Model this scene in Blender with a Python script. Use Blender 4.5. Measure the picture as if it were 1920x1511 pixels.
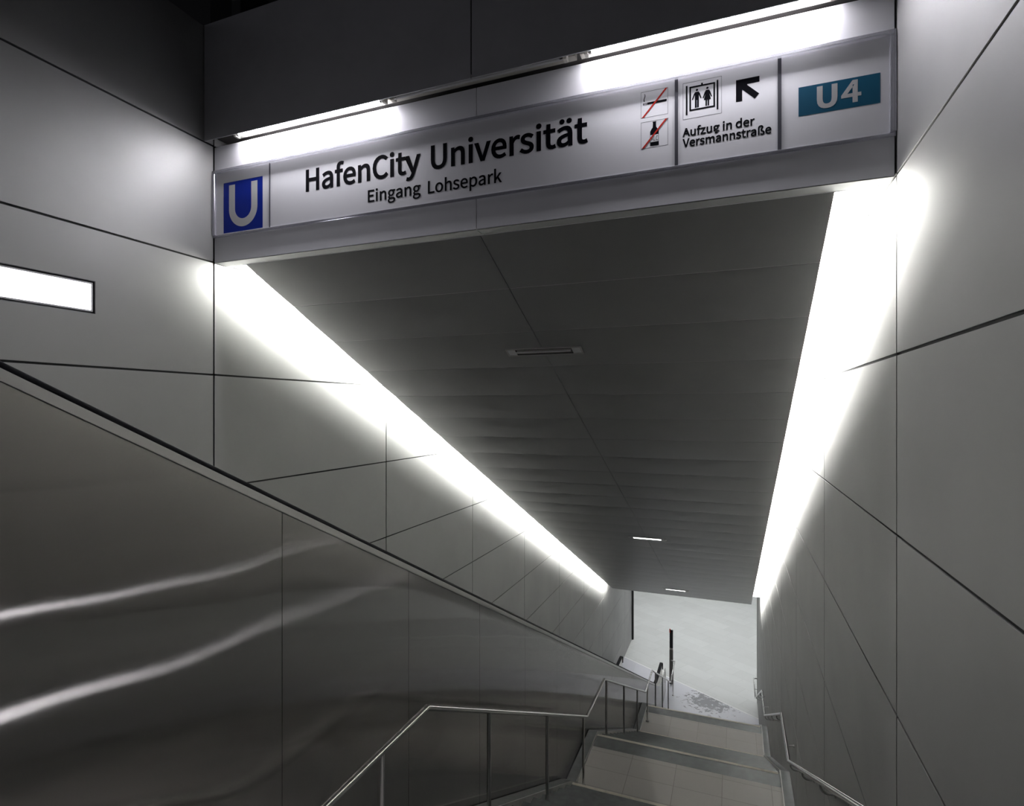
import bpy, math, random
from mathutils import Vector

for o in list(bpy.data.objects):
    bpy.data.objects.remove(o)
SC = bpy.context.scene
C = SC.collection
R = math.radians

# ------------------------------------------------------------------ camera, world, exposure
# x runs across the passage, y down the stairs, z up; the lens is the origin
cam = bpy.data.cameras.new('camera')
cam.sensor_fit = 'HORIZONTAL'
cam.sensor_width = 36.0
cam.lens = 1057.1 / 1920 * 36
cam.shift_y = 11.5 / 1920
cam.clip_start = 0.02
cam.clip_end = 200
camo = bpy.data.objects.new('camera', cam)
camo.location = (0, 0, 0)
camo.rotation_euler = (R(90), 0, R(21.41))
C.objects.link(camo)
SC.camera = camo

world = bpy.data.worlds.new('night')
SC.world = world
world.use_nodes = True
world.node_tree.nodes['Background'].inputs[0].default_value = (0.6, 0.6, 0.68, 1)
world.node_tree.nodes['Background'].inputs[1].default_value = 0.11

SC.view_settings.view_transform = 'Standard'
SC.view_settings.look = 'None'
SC.view_settings.exposure = 0.0
SC.view_settings.gamma = 1.0
SC.view_settings.use_curve_mapping = False
SC.cycles.max_bounces = 10
SC.cycles.diffuse_bounces = 6
SC.cycles.glossy_bounces = 5
SC.cycles.sample_clamp_indirect = 6.0

# lamp strengths (each belongs to a fitting built further down)
E_SLOT = 145.0        # light lines beside the sloping ceiling
E_SIGN = 160.0       # fluorescent tubes above the sign
E_WALL = 6.0        # recessed wall lamp
E_LOW_ASSUMED = 14.0        # assumed low lamps on the right wall, out of view
E_DOWN = 5.0        # ceiling downlights
E_HALL = 26.0       # assumed lower hall luminaires, out of view
COL_SLOT = (1.0, 1.0, 0.955)
COL_SIGN = (0.95, 0.93, 1.0)
COL_HALL = (0.97, 0.99, 1.0)

# ------------------------------------------------------------------ the measures of the place
XL, XR = -3.834, 0.755          # side walls
YH = 3.30                       # face of the sign wall
ZS = 1.156                      # its underside
YC, SL = 3.41, 0.472            # start and fall of the sloping ceiling
YE = 18.12                      # where that ceiling ends
CXL, CXR = -3.625, 0.503        # ceiling edges beside the light slots
XB = -2.18                      # steel cladding of the escalator
Z0 = [-2.89, -5.21, -7.53]      # landings
YN = [3.2, 8.9, 14.6]           # front edges of the landings
RISE, GO = 2.32 / 14, 0.321
ZF = Z0[2] - 14 * RISE          # lower hall floor
SX0, SX1 = -2.02, 0.62          # clear width of the steps
def cz(y): return ZS - SL * (y - YC)
def stair_z(y):
    if y < YN[0] - (5.7 - 13 * GO):
        k = math.floor((YN[0] - (5.7 - 13 * GO) - y) / GO) + 1
        return Z0[0] + k * RISE
    for i in range(3):
        if y <= YN[i]: return Z0[i]
        k = math.floor((y - YN[i]) / GO) + 1
        if k <= 13: return Z0[i] - k * RISE
    return ZF

# ------------------------------------------------------------------ materials
def sock(n, *names):
    for k in names:
        if k in n.inputs: return n.inputs[k]
def mat(name, col, rough=0.5, metal=0.0, spec=0.5, grain=None, var=0.0, var_scale=3.0, bump=None, aniso=0.0, tangent=None, rvar=0.0):
    m = bpy.data.materials.new(name)
    m.use_nodes = True
    nt = m.node_tree
    b = nt.nodes['Principled BSDF']
    b.inputs['Base Color'].default_value = (*col, 1)
    b.inputs['Roughness'].default_value = rough
    b.inputs['Metallic'].default_value = metal
    sock(b, 'Specular IOR Level', 'Specular').default_value = spec
    tc = nt.nodes.new('ShaderNodeTexCoord')
    def noise(scale, vec=(1, 1, 1), detail=4.0):
        mp = nt.nodes.new('ShaderNodeMapping')
        mp.inputs['Scale'].default_value = vec
        nt.links.new(tc.outputs['Object'], mp.inputs['Vector'])
        n = nt.nodes.new('ShaderNodeTexNoise')
        n.inputs['Scale'].default_value = scale
        n.inputs['Detail'].default_value = detail
        nt.links.new(mp.outputs['Vector'], n.inputs['Vector'])
        return n
    if var:
        n = noise(var_scale)
        r = nt.nodes.new('ShaderNodeMapRange')
        r.inputs['From Min'].default_value = 0.3; r.inputs['From Max'].default_value = 0.7
        r.inputs['To Min'].default_value = 1 - var; r.inputs['To Max'].default_value = 1 + var
        nt.links.new(n.outputs['Fac'], r.inputs['Value'])
        mx = nt.nodes.new('ShaderNodeVectorMath'); mx.operation = 'SCALE'
        mx.inputs[0].default_value = col
        nt.links.new(r.outputs['Result'], mx.inputs['Scale'])
        nt.links.new(mx.outputs['Vector'], b.inputs['Base Color'])
    if rvar:
        n = noise(2.2)
        r = nt.nodes.new('ShaderNodeMapRange')
        r.inputs['To Min'].default_value = rough - rvar; r.inputs['To Max'].default_value = rough + rvar
        nt.links.new(n.outputs['Fac'], r.inputs['Value'])
        nt.links.new(r.outputs['Result'], b.inputs['Roughness'])
    if bump:
        scale, vec, dist = bump
        n = noise(scale, vec, 2.0)
        bp = nt.nodes.new('ShaderNodeBump')
        bp.inputs['Strength'].default_value = 1.0
        bp.inputs['Distance'].default_value = dist
        nt.links.new(n.outputs['Fac'], bp.inputs['Height'])
        nt.links.new(bp.outputs['Normal'], b.inputs['Normal'])
    if aniso:
        b.inputs['Anisotropic'].default_value = aniso
        if tangent:
            cv = nt.nodes.new('ShaderNodeCombineXYZ')
            for i in range(3): cv.inputs[i].default_value = tangent[i]
            nt.links.new(cv.outputs[0], b.inputs['Tangent'])
    return m
def emit(name, col, strength):
    m = bpy.data.materials.new(name)
    m.use_nodes = True
    b = m.node_tree.nodes['Principled BSDF']
    b.inputs['Base Color'].default_value = (0.8, 0.8, 0.8, 1)
    b.inputs['Emission Color'].default_value = (*col, 1)
    b.inputs['Emission Strength'].default_value = strength
    return m

M = {}
M['clad'] = mat('satin_grey_panel', (0.35, 0.35, 0.343), 0.60, 0.88, var=0.05, var_scale=1.3, bump=(260, (1, 1, 1), 0.00006), rvar=0.04)
M['gap'] = mat('black_joint', (0.006, 0.006, 0.006), 0.8)
M['ceil'] = mat('grey_ceiling_metal', (0.37, 0.37, 0.368), 0.42, 0.55, var=0.03, rvar=0.03)
M['seam_glint'] = mat('painted_edge_glint', (0.75, 0.75, 0.75), 0.5, 0.2)  # pale joint colour paints the light caught by the ceiling panel edges
M['dark'] = mat('dark_void', (0.008, 0.008, 0.009), 0.8, var=0.3)
M['fascia'] = mat('satin_grey_fascia', (0.62, 0.62, 0.64), 0.7, 0.7, var=0.04, bump=(300, (1, 1, 1), 0.00005))
M['recess'] = mat('grey_recess_lining', (0.05, 0.048, 0.045), 0.6)
M['header'] = mat('satin_header_panel', (0.90, 0.90, 0.92), 0.78, 0.7, var=0.02)
M['white'] = mat('white_enamel', (0.8, 0.8, 0.8), 0.4)
M['sign'] = mat('white_sign_face', (0.93, 0.93, 0.95), 0.72, 0.6)
M['acryl'] = mat('clear_edge_frame', (0.70, 0.70, 0.76), 0.10, 0.6)
M['acryl'].node_tree.nodes['Principled BSDF'].inputs['Alpha'].default_value = 0.6
M['line'] = mat('grey_divider', (0.10, 0.10, 0.12), 0.5, spec=0.2)
M['black'] = mat('black_print', (0.004, 0.004, 0.007), 0.6, spec=0.03)
M['blue'] = mat('blue_print', (0.004, 0.022, 0.30), 0.5, spec=0.15)
M['teal'] = mat('teal_print', (0.010, 0.105, 0.19), 0.5, spec=0.2)
M['red'] = mat('red_print', (0.62, 0.025, 0.012), 0.5, spec=0.2)
M['letter'] = mat('pale_print', (0.62, 0.62, 0.62), 0.35)
def brushed(name, col, rough, gamma, wave):
    """Upright brushing: hair-fine strips tilted about the vertical; the sheet also bows a little."""
    m = mat(name, col, rough, 1.0, var=0.04, var_scale=0.8)
    nt = m.node_tree; b = nt.nodes['Principled BSDF']
    N = lambda t, **k: nt.nodes.new(t)
    geo = N('ShaderNodeNewGeometry')
    sep = N('ShaderNodeSeparateXYZ'); nt.links.new(geo.outputs['Position'], sep.inputs[0])
    def mth(op, a, bb=None):
        n = N('ShaderNodeMath'); n.operation = op
        for i, q in enumerate((a, bb)):
            if q is None: continue
            if isinstance(q, (int, float)): n.inputs[i].default_value = q
            else: nt.links.new(q, n.inputs[i])
        return n.outputs[0]
    wn = N('ShaderNodeTexWhiteNoise'); wn.noise_dimensions = '2D'
    cv = N('ShaderNodeCombineXYZ')
    nt.links.new(mth('FLOOR', mth('MULTIPLY', sep.outputs[1], 90000.0)), cv.inputs[0])
    nt.links.new(mth('FLOOR', mth('MULTIPLY', sep.outputs[2], 3000.0)), cv.inputs[1])
    nt.links.new(cv.outputs[0], wn.inputs['Vector'])
    t = mth('TANGENT', mth('MULTIPLY', mth('SUBTRACT', wn.outputs['Value'], 0.5), math.pi * 0.97))
    t = mth('MAXIMUM', mth('MINIMUM', mth('MULTIPLY', t, gamma), 1.6), -1.6)
    no = N('ShaderNodeTexNoise'); no.inputs['Scale'].default_value = 1.7; no.inputs['Detail'].default_value = 0.5
    nt.links.new(geo.outputs['Position'], no.inputs['Vector'])
    w = mth('MULTIPLY', mth('SUBTRACT', no.outputs['Fac'], 0.5), wave)
    off = N('ShaderNodeCombineXYZ'); nt.links.new(t, off.inputs[1]); nt.links.new(w, off.inputs[2])
    ad = N('ShaderNodeVectorMath'); ad.operation = 'ADD'
    nt.links.new(geo.outputs['Normal'], ad.inputs[0]); nt.links.new(off.outputs[0], ad.inputs[1])
    nm = N('ShaderNodeVectorMath'); nm.operation = 'NORMALIZE'; nt.links.new(ad.outputs[0], nm.inputs[0])
    nt.links.new(nm.outputs[0], b.inputs['Normal'])
    return m
M['steel'] = brushed('brushed_steel_cladding', (0.37, 0.355, 0.34), 0.05, 0.13, 0.032)
M['tube'] = mat('polished_steel_tube', (0.74, 0.73, 0.72), 0.24, 1.0)
M['rubber'] = mat('black_rubber', (0.008, 0.008, 0.010), 0.6, spec=0.05)
M['stone'] = mat('dark_stone', (0.076, 0.080, 0.082), 0.5, var=0.25, var_scale=9)
M['cream'] = mat('cream_strip', (0.70, 0.66, 0.57), 0.6, var=0.12, var_scale=12)
M['kerb'] = mat('grey_kerb_stone', (0.11, 0.115, 0.12), 0.35, var=0.2, var_scale=7)
M['edge'] = mat('metal_edge', (0.62, 0.61, 0.59), 0.33, 0.8)
M['glassoff'] = mat('unlit_lamp_glass', (0.62, 0.62, 0.62), 0.12)
M['holder'] = mat('pale_plastic', (0.62, 0.60, 0.54), 0.4)
M['chrome'] = mat('lamp_reflector', (0.75, 0.74, 0.70), 0.14, 1.0)
M['pillar'] = mat('dark_pillar_steel', (0.20, 0.195, 0.18), 0.4, 0.8)
M['darkmetal'] = mat('dark_metal', (0.05, 0.05, 0.055), 0.35, 0.7)
M['lit_slot'] = emit('lit_slot_diffuser', COL_SLOT, E_SLOT)
M['lit_sign'] = emit('lit_tube', COL_SIGN, E_SIGN)
M['lit_wall'] = emit('lit_wall_diffuser', COL_SIGN, E_WALL)
M['lit_low_assumed'] = emit('lit_assumed_low_lamp', COL_SIGN, E_LOW_ASSUMED)
M['lit_down'] = emit('lit_downlight', (1, 1, 0.97), E_DOWN)
M['lit_hall'] = emit('lit_assumed_hall_diffuser', COL_HALL, E_HALL)

def tile_mat(name, cols, joint, size, origin, rough, jw=0.004, stain=None):
    """Rectangular slabs with thin joints and a tone per slab, in object coordinates."""
    m = bpy.data.materials.new(name)
    m.use_nodes = True
    nt = m.node_tree; b = nt.nodes['Principled BSDF']
    b.inputs['Roughness'].default_value = rough
    tc = nt.nodes.new('ShaderNodeTexCoord')
    sep = nt.nodes.new('ShaderNodeSeparateXYZ')
    nt.links.new(tc.outputs['Object'], sep.inputs[0])
    def mth(op, a, bb=None, c=None):
        n = nt.nodes.new('ShaderNodeMath'); n.operation = op
        for i, q in enumerate((a, bb, c)):
            if q is None: continue
            if isinstance(q, (int, float)): n.inputs[i].default_value = q
            else: nt.links.new(q, n.inputs[i])
        return n.outputs[0]
    cells, dists = [], []
    row = None
    for ax in (1, 0):
        q = mth('DIVIDE', mth('SUBTRACT', sep.outputs[ax], origin[ax]), size[ax])
        if ax == 0 and len(size) > 2: q = mth('ADD', q, mth('MULTIPLY', row, size[2]))
        fl = mth('FLOOR', q); fr = mth('SUBTRACT', q, fl)
        if ax == 1: row = fl
        d = mth('MULTIPLY', mth('MINIMUM', fr, mth('SUBTRACT', 1.0, fr)), size[ax])
        cells.append(fl); dists.append(d)
    cv = nt.nodes.new('ShaderNodeCombineXYZ')
    nt.links.new(cells[0], cv.inputs[0]); nt.links.new(cells[1], cv.inputs[1])
    wn = nt.nodes.new('ShaderNodeTexWhiteNoise'); nt.links.new(cv.outputs[0], wn.inputs['Vector'])
    no = nt.nodes.new('ShaderNodeTexNoise'); no.inputs['Scale'].default_value = 2.3; no.inputs['Detail'].default_value = 6
    nt.links.new(tc.outputs['Object'], no.inputs['Vector'])
    f = mth('ADD', mth('MULTIPLY', wn.outputs['Value'], 0.45), mth('MULTIPLY', no.outputs['Fac'], 0.55))
    ra = nt.nodes.new('ShaderNodeMix'); ra.data_type = 'RGBA'
    ra.inputs[6].default_value = (*cols[0], 1); ra.inputs[7].default_value = (*cols[1], 1)
    nt.links.new(f, ra.inputs[0])
    jm = mth('LESS_THAN', mth('MINIMUM', dists[0], dists[1]), jw)
    rb = nt.nodes.new('ShaderNodeMix'); rb.data_type = 'RGBA'
    rb.inputs[7].default_value = (*joint, 1)
    nt.links.new(jm, rb.inputs[0]); nt.links.new(ra.outputs[2], rb.inputs[6])
    out = rb.outputs[2]
    if stain:
        (sx, sy), (rx, ry), scol = stain
        dx = mth('DIVIDE', mth('SUBTRACT', sep.outputs[0], sx), rx)
        dy = mth('DIVIDE', mth('SUBTRACT', sep.outputs[1], sy), ry)
        dd = mth('SQRT', mth('ADD', mth('MULTIPLY', dx, dx), mth('MULTIPLY', dy, dy)))
        n2 = nt.nodes.new('ShaderNodeTexNoise'); n2.inputs['Scale'].default_value = 6.5; n2.inputs['Detail'].default_value = 8
        n2.inputs['Roughness'].default_value = 0.7
        nt.links.new(tc.outputs['Object'], n2.inputs['Vector'])
        s = mth('GREATER_THAN', mth('ADD', n2.outputs['Fac'], mth('MULTIPLY', dd, -0.22)), 0.36)
        s = mth('MULTIPLY', s, mth('LESS_THAN', dd, 1.15))
        rc = nt.nodes.new('ShaderNodeMix'); rc.data_type = 'RGBA'
        rc.inputs[7].default_value = (*scol, 1)
        nt.links.new(mth('MULTIPLY', s, 0.9), rc.inputs[0]); nt.links.new(out, rc.inputs[6])
        out = rc.outputs[2]
    nt.links.new(out, b.inputs['Base Color'])
    return m
M['tile'] = tile_mat('landing_tile', ((0.41, 0.39, 0.37), (0.51, 0.49, 0.47)), (0.27, 0.245, 0.22), (0.63, 0.41), (-1.33, 8.56), 0.45)
M['slab'] = tile_mat('hall_slab', ((0.50, 0.51, 0.50), (0.60, 0.61, 0.60)), (0.44, 0.45, 0.44), (1.2, 0.6, 0.37), (0.2, 19.1), 0.4, 0.005)
M['slab2'] = tile_mat('stair_foot_slab', ((0.50, 0.50, 0.54), (0.57, 0.57, 0.62)), (0.47, 0.47, 0.50), (1.2, 1.2), (0.1, 18.9), 0.35, 0.003, stain=((-0.75, 20.05), (0.95, 0.8), (0.09, 0.09, 0.10)))
for k in ('floor_dark',):
    M[k] = mat(k, (0.06, 0.06, 0.06), 0.6, var=0.2)

# ------------------------------------------------------------------ mesh building
class MB:
    def __init__(s): s.v, s.f, s.m = [], [], []
    def quad(s, pts, mi=0):
        n = len(s.v); s.v += [tuple(p) for p in pts]; s.f.append(tuple(range(n, n + len(pts)))); s.m.append(mi); return s
    def box(s, x0, x1, y0, y1, z0, z1, mi=0):
        return s.hexa([(x0, y0, z0), (x1, y0, z0), (x1, y1, z0), (x0, y1, z0), (x0, y0, z1), (x1, y0, z1), (x1, y1, z1), (x0, y1, z1)], mi)
    def hexa(s, p, mi=0):
        n = len(s.v); s.v += [tuple(q) for q in p]
        for f in ((0, 3, 2, 1), (4, 5, 6, 7), (0, 1, 5, 4), (1, 2, 6, 5), (2, 3, 7, 6), (3, 0, 4, 7)):
            s.f.append(tuple(n + i for i in f)); s.m.append(mi)
        return s
    def prism(s, poly, put, d0, d1, mi=0):
        """poly: 2-D outline; put(a, b, d) -> 3-D point; closed solid between depths d0 and d1."""
        n = len(s.v); k = len(poly)
        s.v += [tuple(put(a, b, d0)) for a, b in poly] + [tuple(put(a, b, d1)) for a, b in poly]
        s.f.append(tuple(range(n, n + k))[::-1]); s.m.append(mi)
        s.f.append(tuple(range(n + k, n + 2 * k))); s.m.append(mi)
        for i in range(k):
            j = (i + 1) % k
            s.f.append((n + i, n + j, n + k + j, n + k + i)); s.m.append(mi)
        return s
    def tube(s, path, r, seg=12, mi=0, caps=True, sect=None):
        """Sweep a round (or given) section along a polyline with mitred corners."""
        P = [Vector(p) for p in path]
        rings = []
        ref = None
        for i, p in enumerate(P):
            t0 = (P[i] - P[i - 1]).normalized() if i else None
            t1 = (P[i + 1] - P[i]).normalized() if i < len(P) - 1 else None
            a = t0 or t1; b = t1 or t0
            t = (a + b).normalized()
            if ref is None:
                up = Vector((0, 0, 1)) if abs(a.z) < 0.9 else Vector((1, 0, 0))
                u = a.cross(up).normalized()
            else:
                u = (ref - a * ref.dot(a)).normalized()
            ref = u
            w = u.cross(a).normalized()
            k = 1 / max(0.35, a.dot(t))
            ring = []
            pts = sect or [(r * math.cos(2 * math.pi * j / seg), r * math.sin(2 * math.pi * j / seg)) for j in range(seg)]
            for (ca, cb) in pts:
                d = u * ca + w * cb
                # slide along a onto the mitre plane
                d = d - a * (d.dot(t) / max(0.2, a.dot(t)))
                ring.append(p + d)
            ref = (u - b * u.dot(b)).normalized()
            rings.append(ring)
        n = len(s.v); q = len(rings[0])
        for ring in rings: s.v += [tuple(v) for v in ring]
        for i in range(len(rings) - 1):
            for j in range(q):
                k2 = (j + 1) % q
                s.f.append((n + i * q + j, n + i * q + k2, n + (i + 1) * q + k2, n + (i + 1) * q + j)); s.m.append(mi)
        if caps:
            s.f.append(tuple(n + j for j in range(q))[::-1]); s.m.append(mi)
            s.f.append(tuple(n + (len(rings) - 1) * q + j for j in range(q))); s.m.append(mi)
        return s
    def build(s, name, mats, parent=None, smooth=False, bevel=0.0):
        off = Vector((0, 0, 0)); q = parent
        while q: off += q.location; q = q.parent
        me = bpy.data.meshes.new(name)
        me.from_pydata([tuple(Vector(v) - off) for v in s.v], [], s.f)
        mats = mats if isinstance(mats, (list, tuple)) else [mats]
        for m in mats: me.materials.append(m)
        for p, mi in zip(me.polygons, s.m): p.material_index = mi
        import bmesh
        bm = bmesh.new(); bm.from_mesh(me)
        bmesh.ops.recalc_face_normals(bm, faces=bm.faces)
        bm.to_mesh(me); bm.free()
        me.update()
        o = bpy.data.objects.new(name, me)
        C.objects.link(o)
        if parent: o.parent = parent
        if smooth:
            for p in me.polygons: p.use_smooth = True
            try:
                md = o.modifiers.new('smooth', 'EDGE_SPLIT'); md.split_angle = R(40)
            except Exception: pass
        if bevel:
            md = o.modifiers.new('bevel', 'BEVEL'); md.width = bevel; md.segments = 2; md.limit_method = 'ANGLE'; md.angle_limit = R(50)
        return o
def thing(name, label, cat, loc, group=None):
    o = bpy.data.objects.new(name, None); C.objects.link(o); o.location = loc
    return tag(o, label, cat, group)
def tag(o, label, cat, group=None):
    o['label'] = label; o['category'] = cat
    if group: o['group'] = group
    return o
def struct(o, label=None):
    o['kind'] = 'structure'
    if label: o['label'] = label
    return o
def dup(root, move, label, group=None):
    """A copy of a thing with copies of its parts and sub-parts; the meshes are shared."""
    r = root.copy(); C.objects.link(r); r.location = Vector(root.location) + Vector(move)
    r['label'] = label
    if group: r['group'] = group
    for ch in list(root.children):
        c = ch.copy(); C.objects.link(c); c.parent = r
        for g in ch.children:
            d = g.copy(); C.objects.link(d); d.parent = c
    return r
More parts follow.
